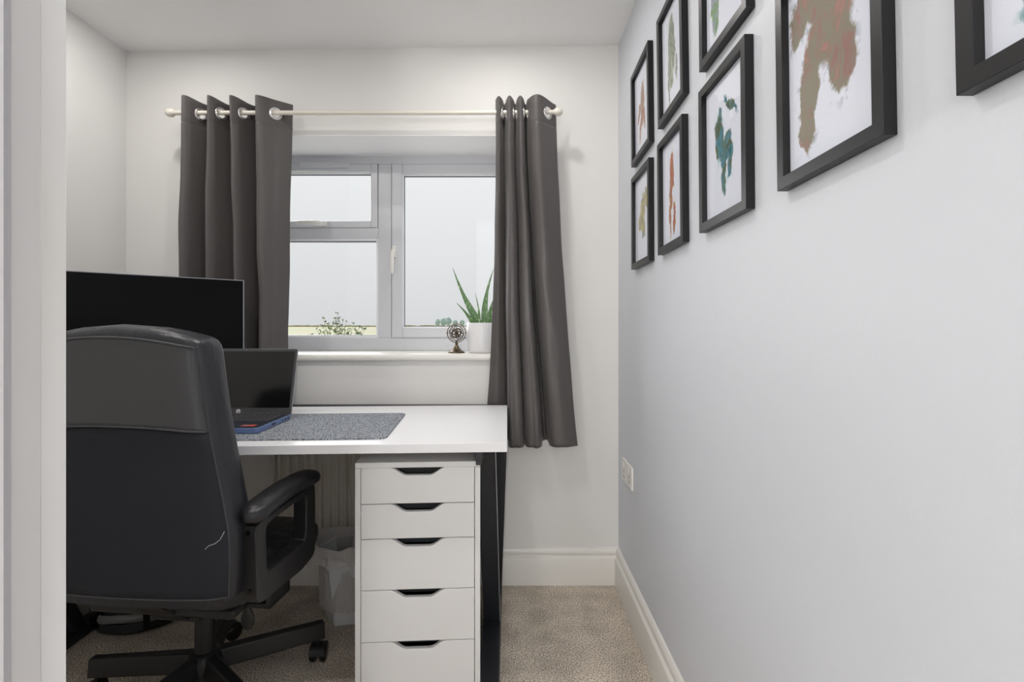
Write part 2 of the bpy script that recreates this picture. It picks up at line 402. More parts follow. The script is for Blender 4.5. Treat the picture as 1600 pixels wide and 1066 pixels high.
# handles
def handle(par, c, ang, L=.118):
    m = MB(); m.M = Matrix.Translation(c) @ Matrix.Rotation(ang, 4, 'Y')
    m.box(-.011, .011, -.010, 0, -.028, .028)
    h = obj('window_handle', m, white_m, par, bevel=.004, seg=3)
    m = MB(); m.M = Matrix.Translation(c) @ Matrix.Rotation(ang, 4, 'Y')
    m.tube([(0, -.008, 0), (0, -.030, 0), (-.001, -.036, -.012), (-.002, -.038, -.05), (-.002, -.036, -.085), (-.002, -.033, -.106)],
           [.011, .0115, .0105, .0085, .0085, .006], 10)
    g = obj('grip', m, white_m, h, smooth=60)
    m = MB(); m.M = Matrix.Translation(c) @ Matrix.Rotation(ang, 4, 'Y')
    m.lathe([(.004, -.0455), (.004, -.046)], (0, 0, 0), 12, 'y'); 
handle(s1, (wx(616.5), YF-.006, wz(394)), 0)
handle(s2, (wx(502), YF-.006, wz(351)), radians(90), .1)
# sill with a rounded nose
pr = [(YF+.02, WZ0-.024), (YF+.02, WZ0), (YB-.017, WZ0), (YB-.0225, WZ0-.003), (YB-.0255, WZ0-.009), (YB-.0255, WZ0-.018), (YB-.022, WZ0-.024), (YB-.012, WZ0-.026), (YB-.001, WZ0-.027), (YB-.001, WZ0-.024)]
m = MB().prism([(y, z) for y, z in pr], WX0-.03, WX1+.03, 'x')
m2 = MB().prism([(YF, WZ0-.011), (YF, WZ0), (YB-.017, WZ0), (YB-.0225, WZ0-.003), (YB-.0255, WZ0-.009), (YB-.0255, WZ0-.018), (YB-.022, WZ0-.025), (YB-.001, WZ0-.027), (YB-.0005, WZ0-.011)], WX0, WX1, 'x')
obj('window_sill', m2, gloss_m, W, smooth=50)

# ------------------------------------------------------------------ outside
GZ = -3.2
struct(obj('ground_outside', MB().box(-420, 420, 2.6, 610, GZ-1, GZ), field_m, smooth=0))
struct(obj('house_wall_outside', MB().box(-3.5, XL-.11, YB+.2, YB+.33, GZ, 2.6).box(XR+.11, 3.5, YB+.2, YB+.33, GZ, 2.6).box(-3.5, 3.5, YB+.2, YB+.33, GZ, -.13), brick_m, smooth=0))
m = MB()
rr = random.Random(3)
for i in range(150):
    x = -400+i*5.3; h = .9+rr.random()*1.1
    m.box(x, x+5.6, 596, 599, GZ, GZ+h)
hd = tag(obj('far_hedge', m, hedge_m, smooth=0), 'low brown hedge line along the far edge of the field', 'hedge'); stuff(hd)
def blob_tree(name, px, py_top, wpx, d, label, seed):
    base = Vector(((px-CX)/F*d, d, GZ)); top = CZ-(py_top-CY)/F*d; wd = wpx/F*d; H = top-GZ
    t = empty(name, base); tag(t, label, 'tree', 'trees on the horizon')
    m = MB(); m.tube([(0, 0, 0), (0, 0, H*.5)], wd*.04, 6); obj('trunk', m, bark_m, t, local=True)
    bm = bmesh.new(); bmesh.ops.create_icosphere(bm, subdivisions=4, radius=1)
    for v in bm.verts:
        c = v.co.copy(); k = 1+.45*noise.noise(c*2.2+Vector((seed, 0, 0)))+.25*noise.noise(c*5+Vector((0, seed, 0)))
        v.co = Vector((c.x*wd*.5*k, c.y*wd*.5*k, H*.57+c.z*H*.42*k))
    me = bpy.data.meshes.new('crown'); bm.to_mesh(me); bm.free(); me.materials.append(far_m)
    o = bpy.data.objects.new('crown', me); COL.objects.link(o); o.parent = t
for i, (px, py, wp) in enumerate([(684, 499, 9), (693, 497.5, 10), (701, 496, 10), (711, 500.5, 9), (722, 500, 8), (738, 494, 7), (746, 499, 8)]):
    blob_tree('distant_tree', px, py, wp*.8, 545+((i*37) % 5)*9, ['small pale tree at the start of the horizon clump', 'rounded tree second in the horizon clump', 'tallest tree of the horizon clump above the field',
        'low tree just past the horizon clump', 'low tree behind the brass armillary sphere', 'pointed distant tree beside the aloe leaf', 'distant tree hidden by the aloe leaves'][i], i*7.3)
struct(obj('bounce_ground_outside', MB().box(-9, 9, 2.55, 15, GZ-.5, GZ+.03), mat('pale_bounce_ground', lin(226, 224, 218), .9, var=(2, lin(212, 210, 203), .2)), smooth=0))  # unseen pale slab added to bounce daylight onto the window reveal
# sapling top outside the left panes
rr = random.Random(11); SD = 7.5
st = empty('sapling', ((530-CX)/F*SD, SD, GZ)); tag(st, 'leafy sapling top showing in the lower left window pane', 'tree')
tips = [(505, 498), (512, 507), (527, 488), (531, 497), (521, 503), (540, 504), (552, 505), (562, 511), (568, 512), (546, 515), (500, 516), (508, 520), (495, 514), (536, 500), (556, 516), (515, 512), (525, 500), (533, 508), (543, 521), (522, 520), (560, 521), (572, 512)]
m = MB(); L = MB(); bx = pt(530, 505, SD).x
m.tube([(bx, SD, GZ), (bx+.03, SD, -1.2), (bx, SD, .25)], [.05, .04, .02], 8)
for px, py in tips:
    tp = pt(px, py, SD+rr.uniform(-.25, .25)); b0 = Vector((bx+rr.uniform(-.05, .05), SD, rr.uniform(.1, .5)))
    mid = b0.lerp(tp, .55)+Vector((0, 0, -.05)); m.tube([b0, mid, tp], [.009, .005, .0015], 5)
    for k in range(34):
        u = rr.random()**.7; q = (b0.lerp(mid, u*2) if u < .5 else mid.lerp(tp, u*2-1))+Vector((rr.gauss(0, .035), rr.gauss(0, .04), rr.gauss(0, .03)))
        if u > .93: q = tp+Vector((rr.gauss(0, .012), rr.gauss(0, .01), rr.gauss(0, .012)))
        s = rr.uniform(.012, .024); a = rr.uniform(0, 6.28); c_ = Vector((cos(a), rr.uniform(-.5, .5), sin(a))); d_ = Vector((-sin(a), rr.uniform(-.5, .5), cos(a)))
        L.add([q-c_*s, q-d_*s*.45, q+c_*s, q+d_*s*.45], [(0, 1, 2, 3)])
for k in range(900):                          # lower crown
    q = Vector((bx+rr.gauss(0, .22), SD+rr.gauss(0, .2), .55+rr.gauss(0, .2)-abs(rr.gauss(0, .25))))
    s = rr.uniform(.014, .026); a = rr.uniform(0, 6.28); c_ = Vector((cos(a), rr.uniform(-.5, .5), sin(a))); d_ = Vector((-sin(a), rr.uniform(-.5, .5), cos(a)))
    L.add([q-c_*s, q-d_*s*.45, q+c_*s, q+d_*s*.45], [(0, 1, 2, 3)])
obj('trunk', m, bark_m, st); stuff(obj('foliage', L, leafy_m, st, smooth=0))

# ------------------------------------------------------------------ desk
DZ = .769; TH = .025
ca, sa = cos(radians(2.7)), sin(radians(2.7))
FR = Vector((-.006, 1.43)); BR = Vector((-.009, 2.092)); FL = FR-Vector((ca, sa))*1.58; BL = BR-Vector((ca, sa))*1.58
desk = tag(empty('desk', (-.8, 1.72, 0)), 'long white-topped desk with black steel legs along the window wall', 'desk')
q = [(FL.x, FL.y), (FR.x, FR.y), (BR.x, BR.y), (BL.x, BL.y)]
top = obj('desk_top', MB().prism(q, DZ-TH, DZ, 'z'), lam_m, desk, bevel=.0012)
def desk_leg(mir):
    def X(x): return x if not mir else (-1.578-x)
    sh = 0 if not mir else -.07
    m = MB()
    def bar(p0, p1, wx0, wx1, wy):    # slanted flat bar between two centres, given x ranges at each end
        (y0, z0, a0, a1), (y1, z1, b0, b1) = p0, p1
        A = [(X(a0), y0+sh, z0), (X(a1), y0+sh, z0), (X(a1), y0+wy+sh, z0), (X(a0), y0+wy+sh, z0)]
        B = [(X(b0), y1+sh, z1), (X(b1), y1+sh, z1), (X(b1), y1+wy+sh, z1), (X(b0), y1+wy+sh, z1)]
        return MB().hull8(A, B)
    obj('leg', bar((1.85, .035, -.092, -.034), (1.50, DZ-TH-.001, -.098, -.042), 0, 0, .05), steel_m, desk, bevel=.003)
    obj('leg', bar((2.02, .035, -.080, -.031), (1.95, DZ-TH-.001, -.075, -.006), 0, 0, .05), steel_m, desk, bevel=.003)
    xs = sorted((X(-.094), X(-.030)))
    obj('foot_bar', MB().box(xs[0], xs[1], 1.44+sh, 2.09+sh, .002, .038), steel_m, desk, bevel=.004)
    xs = sorted((X(-.098), X(-.075)))
    obj('leg_edge_highlight', bar((1.846, .035, -.034, -.031), (1.496, DZ-TH-.001, -.042, -.039), 0, 0, .004), silver_m, desk)  # silver sliver painted in as the highlight line along the leg's edge
    obj('top_rail', MB().box(xs[0], xs[1], 1.47+sh, 2.04+sh, DZ-TH-.036, DZ-TH-.001), steel_m, desk, bevel=.002)
desk_leg(False); desk_leg(True)
obj('cross_rail', MB().hull8([(-1.48, 1.90, .705), (-.1, 1.955, .705), (-.1, 1.985, .705), (-1.48, 1.93, .705)],
                            [(-1.48, 1.90, .742), (-.1, 1.955, .742), (-.1, 1.985, .742), (-1.48, 1.93, .742)]), steel_m, desk, bevel=.002)
obj('gap_shade_strip', MB().box(-1.50, -.012, 2.0955, 2.128, .735, .767), steel_m, desk)  # dark strip added for the shaded gap between desk and wall
obj('bracket', MB().box(-.096, -.078, 1.475, 1.50, .695, .742), steel_m, desk, bevel=.002)

# felt mat
c = [(-1.30, 1.425), (-.352, 1.474), (-.376, 1.888), (-1.32, 1.845)]
def round_poly(pts, r, n=6):
    out = []
    for i, p in enumerate(pts):
        p = Vector(p); a = (Vector(pts[i-1])-p).normalized(); b = (Vector(pts[(i+1) % len(pts)])-p).normalized()
        for k in range(n+1):
            t = k/n; A = p+a*r; B = p+b*r; out.append(tuple(A.lerp(p, t).lerp(p.lerp(B, t), t)))
    return out
tag(obj('desk_mat', MB().prism(round_poly(c, .03), DZ, DZ+.004, 'z'), felt_m, smooth=0), 'charcoal felt desk mat lying under the laptop', 'desk mat')

# ------------------------------------------------------------------ drawer unit
du = empty('drawer_unit', (-.4415, 1.481, 0), radians(3.4)); tag(du, 'tall narrow white five-drawer unit standing under the desk', 'drawers')
WD, DP, HT, PT = .3575, .575, .70, .0156
m = MB().box(0, PT, 0, DP, .012, HT-PT).box(WD-PT, WD, 0, DP, .012, HT-PT)
obj('side_panel', MB().box(0, PT, 0, DP, .012, HT-PT-.0008), draw_m, du, local=True, bevel=.0007)
obj('side_panel', MB().box(WD-PT, WD, 0, DP, .012, HT-PT-.0008), draw_m, du, local=True, bevel=.0007)
obj('top_panel', MB().box(0, WD, 0, DP, HT-PT, HT), draw_m, du, local=True, bevel=.0007)
obj('back_panel', MB().box(PT, WD-PT, DP-.008, DP, .012, HT-PT), draw_m, du, local=True)
obj('plinth', MB().box(PT, WD-PT, .02, .035, .012, .045), draw_m, du, local=True)
for sx in (.02, WD-.05):
    for sy in (.03, DP-.06): obj('foot', MB().box(sx, sx+.03, sy, sy+.03, .001, .012), plastic_m, du, local=True)
dz = [(.684, .5815), (.5795, .481), (.479, .334), (.332, .185), (.183, .050)]
for zt, zb in dz:
    x0, x1 = PT+.0015, WD-PT-.0015; c0 = (x0+x1)/2; dp = .022
    pts = [(x0, zb), (x1, zb), (x1, zt)]
    N = 12; hw, fl = .080, .032
    for k in range(N+1):
        t = k/N; pts.append((c0+hw+(fl-hw)*t, zt-dp*(t*t*(3-2*t))))
    for k in range(N+1):
        t = k/N; pts.append((c0-fl-(hw-fl)*t, zt-dp*(1-t*t*(3-2*t))))
    pts.append((x0, zt))
    dr = obj('drawer', MB().prism(pts, .0008, .0165, 'y'), draw_m, du, local=True, bevel=.0009, smooth=30)
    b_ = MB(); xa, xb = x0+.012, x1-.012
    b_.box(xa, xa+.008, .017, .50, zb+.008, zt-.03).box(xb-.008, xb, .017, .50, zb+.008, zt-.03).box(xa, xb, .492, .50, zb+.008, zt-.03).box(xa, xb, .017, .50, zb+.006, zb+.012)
    bo = obj('drawer_box', b_, dark_m, dr, local=True)  # coloured dark to hold the shade inside the drawer
    # dark strip above each drawer, painting the shade behind the grip cut-out
    obj('cutout_shade', MB().box(PT+.001, WD-PT-.001, .045, .07, zt-.028, zt-.004), dark_m, du, local=True)

# ------------------------------------------------------------------ laptop
LZ = DZ+.0042; lx0, lx1, ly0, ly1 = -1.105, -.744, 1.528, 1.765
lap = tag(empty('laptop', ((lx0+lx1)/2, (ly0+ly1)/2, LZ)), 'open dark laptop with blue sides on the felt desk mat', 'laptop')
basepoly = round_poly([(lx0, ly0), (lx1, ly0), (lx1, ly1), (lx0, ly1)], .008, 4)
obj('base', MB().prism(basepoly, LZ+.001, LZ+.0165, 'z'), blue_m, lap, bevel=.001)
obj('deck', MB().prism(round_poly([(lx0+.0015, ly0+.0015), (lx1-.0015, ly0+.0015), (lx1-.0015, ly1-.004), (lx0+.0015, ly1-.004)], .008, 4), LZ+.0165, LZ+.0178, 'z'), navy_m, lap, bevel=.0004)
keys = MB(); kx0, ky0 = lx0+.016, ly0+.103
for r_ in range(6):
    for c_ in range(17):
        x = kx0+c_*.0194; y = ky0+r_*.0195
        keys.box(x, x+.0165, y, y+.0165 if r_ < 5 else y+.010, LZ+.0178, LZ+.0192)
kb = stuff(obj('keyboard', keys, bezel_m, lap, smooth=0))
lg = MB()
for r_ in range(6):
    for c_ in range(17):
        x = kx0+c_*.0194+.004; y = ky0+r_*.0195+.006
        lg.box(x, x+.005, y, y+.005 if r_ < 5 else y+.003, LZ+.0192, LZ+.0194)
obj('key_legends', lg, silver_m, kb, smooth=0)
obj('touchpad', MB().box(lx0+.115, lx0+.235, ly0+.015, ly0+.092, LZ+.0178, LZ+.0181), bezel_m, lap)
obj('hinge_strip', MB().box(lx0+.03, lx1-.03, ly1-.012, ly1-.001, LZ+.0166, LZ+.021), bezel_m, lap, bevel=.001)
for k, (yy, ll) in enumerate([(ly1-.028, .012), (ly1-.050, .012), (ly1-.070, .006), (ly0+.095, .024)]):
    obj('port', MB().box(lx1-.0002, lx1+.0004, yy, yy+ll, LZ+.006, LZ+.0115), plastic_m, lap)
# red and grey sticker
obj('sticker', MB().prism([(lx1-.062, ly0+.022), (lx1-.022, ly0+.022), (lx1-.022, ly0+.048), (lx1-.062, ly0+.048)], LZ+.0178, LZ+.0182, 'z'), red_m, lap)
stq = obj('sticker', MB().box(lx1-.057, lx1-.045, ly0+.026, ly0+.044, LZ+.0182, LZ+.0184).box(lx1-.041, lx1-.027, ly0+.030, ly0+.034, LZ+.0182, LZ+.0184), silver_m, lap)
# lid
la = radians(14.5); lidM = Matrix.Translation((lx0, ly1+.001, LZ+.012)) @ Matrix.Rotation(-la, 4, 'X')
LW, LH = lx1-lx0, .232
def lidbox(x0, x1, y0, y1, z0, z1):
    m = MB(); m.M = lidM; return m.box(x0, x1, y0, y1, z0, z1)
m = MB(); m.M = lidM; m.prism(round_poly([(0, 0), (LW, 0), (LW, LH), (0, LH)], .006, 4), 0, .006, 'y')
lid = obj('lid', m, silver_m, lap, bevel=.001)
m = MB(); m.M = lidM; m.prism(round_poly([(.0012, .001), (LW-.0012, .001), (LW-.0012, LH-.0012), (.0012, LH-.0012)], .006, 4), -.0012, -.0001, 'y')
obj('bezel', m, bezel_m, lid)
obj('screen', lidbox(.009, LW-.009, -.0018, -.0012, .026, LH-.010), lscreen_m, lid, smooth=0)
m = MB(); m.M = lidM; m.lathe([(.0018, -.0022), (.0018, -.0013)], (LW/2, 0, LH-.0055), 12, 'y'); obj('webcam', m, silver_m, lid)
m = MB(); m.M = lidM; m.lathe([(.0072, -.0024), (.0072, -.0013)], (LW/2, 0, .0135), 28, 'y'); obj('logo_disc', m, white_m, lid)
tx = bpy.data.curves.new('logo_letters', 'FONT'); tx.body = 'hp'; tx.size = .0115; tx.shear = .45; tx.extrude = .0002
tx.align_x = 'CENTER'; tx.align_y = 'CENTER'; tx.materials.append(gloss_black)
to = bpy.data.objects.new('logo_letters', tx); COL.objects.link(to); to.parent = lid
mt_ = world_m(lid).inverted() @ lidM @ Matrix.Translation((LW/2, -.0027, .0135)) @ Matrix.Rotation(pi/2, 4, 'X')
bpy.context.view_layer.update()
tm = bpy.data.meshes.new_from_object(to); tm.transform(mt_); tm.materials.clear(); tm.materials.append(gloss_black)
bpy.data.objects.remove(to)
to = bpy.data.objects.new('logo_letters', tm); COL.objects.link(to); to.parent = lid

# ------------------------------------------------------------------ monitor
MRX, MRY, MZT = -1.012, 1.975, 1.262
MW, MH = .615, .362
ang = atan2(.365, .352)
mon = empty('monitor', (MRX-.5*MW*cos(ang), MRY-.5*MW*sin(ang), DZ), ang); tag(mon, 'large black flat-screen monitor in the left corner of the desk', 'monitor')
zb = MZT-MH-DZ
obj('housing', MB().box(-MW/2, MW/2, .004, .022, zb, zb+MH).box(-MW/2+.06, MW/2-.06, .022, .05, zb+.03, zb+MH-.10), plastic_m, mon, local=True, bevel=.003)
obj('edge_trim', ring(MB(), -MW/2-.0012, MW/2+.0012, zb-.0012, zb+MH+.0012, .004, .004, .012, .003, -.001, .018), silver_m, mon, local=True, bevel=.0006)
obj('screen', MB().box(-MW/2+.0035, MW/2-.0035, -.0004, .0035, zb+.012, zb+MH-.0025), screen_m, mon, local=True, smooth=0)
obj('stand', MB().hull8([(-.04, .05, .01), (.04, .05, .01), (.04, .065, .01), (-.04, .065, .01)], [(-.03, .03, zb+.15), (.03, .03, zb+.15), (.03, .052, zb+.15), (-.03, .052, zb+.15)]), plastic_m, mon, local=True, bevel=.004)
obj('stand_foot', MB().prism(round_poly([(-.13, -.09), (.13, -.09), (.10, .09), (-.10, .09)], .02), 0.0005, .011, 'z'), plastic_m, mon, local=True, bevel=.002)

# ------------------------------------------------------------------ office chair
TH_ = radians(6)
ch = empty('office_chair', (-.88, 1.50, 0), -TH_); tag(ch, 'black high-backed office chair on castors pulled up to the desk', 'chair')
# local: x right, y forward
rows_w = [(.448, .262), (.47, .272), (.55, .276), (.62, .275), (.70, .264), (.78, .251), (.863, .238), (.93, .229), (1.0, .222), (1.06, .216)]
def wat(z):
    for i in range(len(rows_w)-1):
        a, b = rows_w[i], rows_w[i+1]
        if z <= b[0]:
            t = (z-a[0])/(b[0]-a[0]); t = max(0, min(1, t)); return a[1]+(b[1]-a[1])*t
    return rows_w[-1][1]
YR = -.31                       # rear face at mid height
def rear_y(z, u):               # rear surface, gently curved and leaning
    return YR-.02*((z-.45)/.65)+.05*((z-.45)/.65)*0+.018*(u/.25)**2
def backz(z, u, w): 
    k = max(0, (z-.60)/.5); return z-.030*k*(u/w)**2
def section(z, infl=0, tt=.105, ww=None):
    w = (ww if ww else wat(z)); r = min(.045, tt*.49); pts = []
    a = w; b = tt/2; n = 44
    for k in range(n):
        an = 2*pi*k/n; e = .42
        cx_, sy_ = cos(an), sin(an)
        u = a*(abs(cx_)**e)*(1 if cx_ >= 0 else -1); v = b*(abs(sy_)**e)*(1 if sy_ >= 0 else -1)
        yy = rear_y(z, u)+b+v
        pts.append((u, yy+(.02 if v > 0 else 0)*0, backz(z, u, w)))
    return pts
rows = []
zs = [.448, .452, .462, .50, .56, .62, .68, .74, .80, .86, .92, .98, 1.03, 1.06]
for i, z in enumerate(zs):
    k = [.80, .93, 1][i] if i < 3 else 1
    rows.append(section(z, tt=.115*k, ww=wat(z)*(1-(1-k)*.25)))
for z, k, kw in [(1.075, .97, .985), (1.085, .88, .965), (1.092, .72, .94), (1.096, .45, .90), (1.0975, .12, .85)]:
    tt = .115; w = wat(1.06)*kw; sec = section(z, tt=.115*k, ww=w)
    dy = .115*(1-k)/2; rows.append([(u, y+dy, zz) for u, y, zz in sec])
m = MB().grid(rows, close_u=True); nn = 44
m.f.append(tuple(range(nn))); m.f.append(tuple((len(rows)-1)*nn+k for k in range(nn)))
obj('backrest', m, leather_m, ch, local=True, smooth=70)
def patch(z0, z1, off, mar, nz=20, nu=24, top=False):
    R = []
    for i in range(nz+1):
        z = z0+(z1-z0)*i/nz; w = wat(z)-mar
        R.append([(w*(2*k/nu-1), rear_y(z, w*(2*k/nu-1))-off+(.012*max(0, abs(2*k/nu-1)-.86)/.14 if 1 else 0), backz(z, w*(2*k/nu-1), wat(z))) for k in range(nu+1)])
    return R
R1 = patch(.866, 1.068, .0045, .014)
up = obj('upper_panel', MB().grid(R1), leather2_m, ch, local=True, smooth=70, solid=.004)
R2 = patch(.470, .862, .003, .008)
lp = obj('lower_panel', MB().grid(R2), cloth_m, ch, local=True, smooth=70, solid=.004)
def off(p, d): return (p[0], p[1]-d, p[2])
obj('piping', MB().tube([off(p, .002) for p in R1[-1]], .0028, 6), piping_m, ch, local=True)
obj('piping', MB().tube([off(p, .002) for p in R1[0]], .0026, 6), piping_m, ch, local=True)
obj('piping', MB().tube([r_[-1] for r_ in R1], .0024, 6), piping_m, ch, local=True)
obj('piping', MB().tube([r_[0] for r_ in R1], .0024, 6), piping_m, ch, local=True)
obj('piping', MB().tube([r_[-1] for r_ in R2], .0022, 6), piping_m, ch, local=True)
obj('piping', MB().tube([off(p, .001) for p in R2[0]], .0024, 6), piping_m, ch, local=True)
obj('loose_thread', MB().tube([(.268, rear_y(.625, .268)-.006, .628), (.262, rear_y(.6, .26)-.012, .612), (.250, rear_y(.6, .25)-.012, .603), (.236, rear_y(.6, .23)-.010, .598), (.228, rear_y(.6, .22)-.010, .590)], .0005, 5), white_m, ch, local=True)
# seat cushion
def cushion(x0, x1, y0, y1, z0, z1, n=40, e=.35):
    rows = []; cx_, cy_ = (x0+x1)/2, (y0+y1)/2; a, b = (x1-x0)/2, (y1-y0)/2
    for j in range(13):
        ph = -pi/2+pi*j/12; s = abs(cos(ph))**.35 if 0 < j < 12 else .02; zz = (z0+z1)/2+(z1-z0)/2*(abs(sin(ph))**.6)*(1 if ph > 0 else -1)
        rows.append([(cx_+a*s*(abs(cos(t))**e)*(1 if cos(t) >= 0 else -1), cy_+b*s*(abs(sin(t))**e)*(1 if sin(t) >= 0 else -1), zz) for t in [2*pi*k/n for k in range(n)]])
    return MB().grid(rows, close_u=True)
obj('seat', cushion(-.245, .245, -.21, .275, .365, .462), leather_m, ch, local=True, smooth=70)
obj('seat_base', MB().box(-.20, .20, -.17, .22, .345, .372), plastic_m, ch, local=True, bevel=.008)
# arms: closed loop plate plus a pad
outer = round_poly([(-.243, .622), (-.236, .425), (-.02, .412), (.052, .425), (.052, .636)], .022, 5)
inner = round_poly([(-.200, .606), (-.196, .488), (-.02, .484), (-.002, .490), (.000, .614)], .016, 5)
def loop_plate(outer, inner, x0, x1):
    # resample both loops by angle about a centre so they pair up
    c = Vector((-.097, .54)); N = 72
    def hit(poly, a):
        d = Vector((cos(a), sin(a))); best = 0
        for i in range(len(poly)):
            p = Vector(poly[i])-c; q = Vector(poly[(i+1) % len(poly)])-c; e = q-p; den = d.x*e.y-d.y*e.x
            if abs(den) < 1e-9: continue
            t = (p.x*e.y-p.y*e.x)/den; s = (p.x*d.y-p.y*d.x)/den
            if t > 0 and -1e-6 <= s <= 1+1e-6: best = max(best, t)
        return c+d*best
    O = [hit(outer, 2*pi*k/N) for k in range(N)]; I = [hit(inner, 2*pi*k/N) for k in range(N)]
    rows = [[(x0, p.x, p.y) for p in O], [(x1, p.x, p.y) for p in O], [(x1, p.x, p.y) for p in I], [(x0, p.x, p.y) for p in I], [(x0, p.x, p.y) for p in O]]
    return MB().grid(rows, close_u=True)
def arm_pad(s):
    rows = []
    for j in range(17):
        t = j/16; y = -.262+.33*t; ww = .036*(min(1, sqrt(max(0, 1-(1-t/.12)**2))) if t < .12 else (sqrt(max(0, 1-((t-.9)/.1)**2)) if t > .9 else 1)); ww = max(ww, .003)
        hh = .021*(max(.15, (ww/.036)**.5)); zc_ = .640+.012*sin(pi*t)+.010*t
        rows.append([(s*.292+ww*(abs(cos(a))**.7)*(1 if cos(a) >= 0 else -1), y, zc_+hh*(abs(sin(a))**.8)*(1 if sin(a) >= 0 else -1)) for a in [2*pi*k/20 for k in range(20)]])
    m = MB().grid(rows, close_u=True); m.f.append(tuple(range(20))); m.f.append(tuple(16*20+k for k in range(20)))
    return m
for s in (1, -1):
    xs = sorted((s*.268, s*.308))
    ar = obj('armrest', loop_plate(outer, inner, xs[0], xs[1]), plastic_m, ch, local=True, bevel=.004, seg=3, weld=True)
    obj('arm_pad', arm_pad(s), pad_m, ar, local=True, smooth=70)
    for (yy, zz) in [(-.222, .602), (-.220, .462), (-.15, .445)]:
        obj('bolt', MB().lathe([(.001, -.245), (.0055, -.245), (.0055, -.236)], (s*.288, .0 if yy < -.2 else .05, zz), 12, 'y'), gloss_black, ar, local=True)
    obj('arm_bracket', MB().box(min(s*.20, s*.27), max(s*.20, s*.27), -.12, -.02, .352, .366).box(min(s*.255, s*.27), max(s*.255, s*.27), -.12, -.02, .352, .44), plastic_m, ch, local=True, bevel=.003)
obj('armrest_joint', MB().box(.245, .262, .02, .06, .40, .44), plastic_m, ch, local=True, bevel=.004)
# column, mechanism, lever
obj('column', MB().lathe([(.027, .10), (.027, .30), (.02, .302), (.02, .345)], n=28), plastic_m, ch, local=True)
obj('tilt_mechanism', MB().box(-.07, .07, -.12, .10, .305, .346).hull8([(-.045, -.27, .44), (.045, -.27, .44), (.045, -.258, .44), (-.045, -.258, .44)], [(-.045, -.12, .31), (.045, -.12, .31), (.045, -.10, .33), (-.045, -.10, .33)]), plastic_m, ch, local=True, bevel=.004)
m = MB().tube([(.06, -.03, .325), (.13, -.035, .318), (.158, -.04, .305)], [.006, .006, .007], 8)
lv = obj('lever', m, plastic_m, ch, local=True, smooth=60)
m = MB(); 
rows = []
for j in range(9):
    t = j/8; h = .020*sin(pi*(.12+.76*t))*1.0+.001; zz = .318-.062*t
    rows.append([(.163+h*cos(a)*(.55+.75*t), -.05+.008*sin(a), zz) for a in [2*pi*k/16 for k in range(16)]])
m.grid(rows, close_u=True); m.f.append(tuple(range(16))); m.f.append(tuple(8*16+k for k in range(16)))
obj('lever_paddle', m, plastic_m, lv, local=True, smooth=60)
# star base
hub = obj('hub', MB().lathe([(.03, .075), (.045, .08), (.048, .13), (.040, .150), (.031, .156), (.001, .157)], n=28), plastic_m, ch, local=True)
for k in range(5):
    a = radians(35+72*k)+TH_
    M4 = Matrix.Rotation(a, 4, 'Z')
    m = MB(); m.M = M4
    m.hull8([(.02, -.024, .098), (.02, .024, .098), (.02, .016, .152), (.02, -.016, .152)], [(.335, -.019, .078), (.335, .019, .078), (.335, .013, .130), (.335, -.013, .130)])
    obj('base_spoke', m, plastic_m, ch, local=True, bevel=.005, seg=3)
    ce = M4 @ Vector((.317, 0, 0)); ya = radians([100, 60, 150, 200, 20][k]); Mc = Matrix.Translation(ce) @ Matrix.Rotation(ya, 4, 'Z')
    m = MB(); m.M = Mc
    # hood
    pts = [(.031*cos(t), .030+.031*sin(t)) for t in [pi*.02+pi*.96*j/12 for j in range(13)]]+[(-.026, .027), (.026, .027)]
    m.prism([(x+.006, z) for x, z in pts], -.0235, .0235, 'y').tube([(0, 0, .05), (0, 0, .085)], .006, 8)
    cs = obj('caster', m, plastic_m, ch, local=True, bevel=.001)
    for sy in (-1, 1):
        m = MB(); m.M = Mc; m.lathe([(.004, sy*.008), (.025, sy*.008), (.0274, sy*.011), (.0276, sy*.021), (.024, sy*.0245), (.004, sy*.0255)], (.006, 0, .0282), 24, 'y')
        obj('wheel', m, gloss_black, cs, local=True, smooth=50)

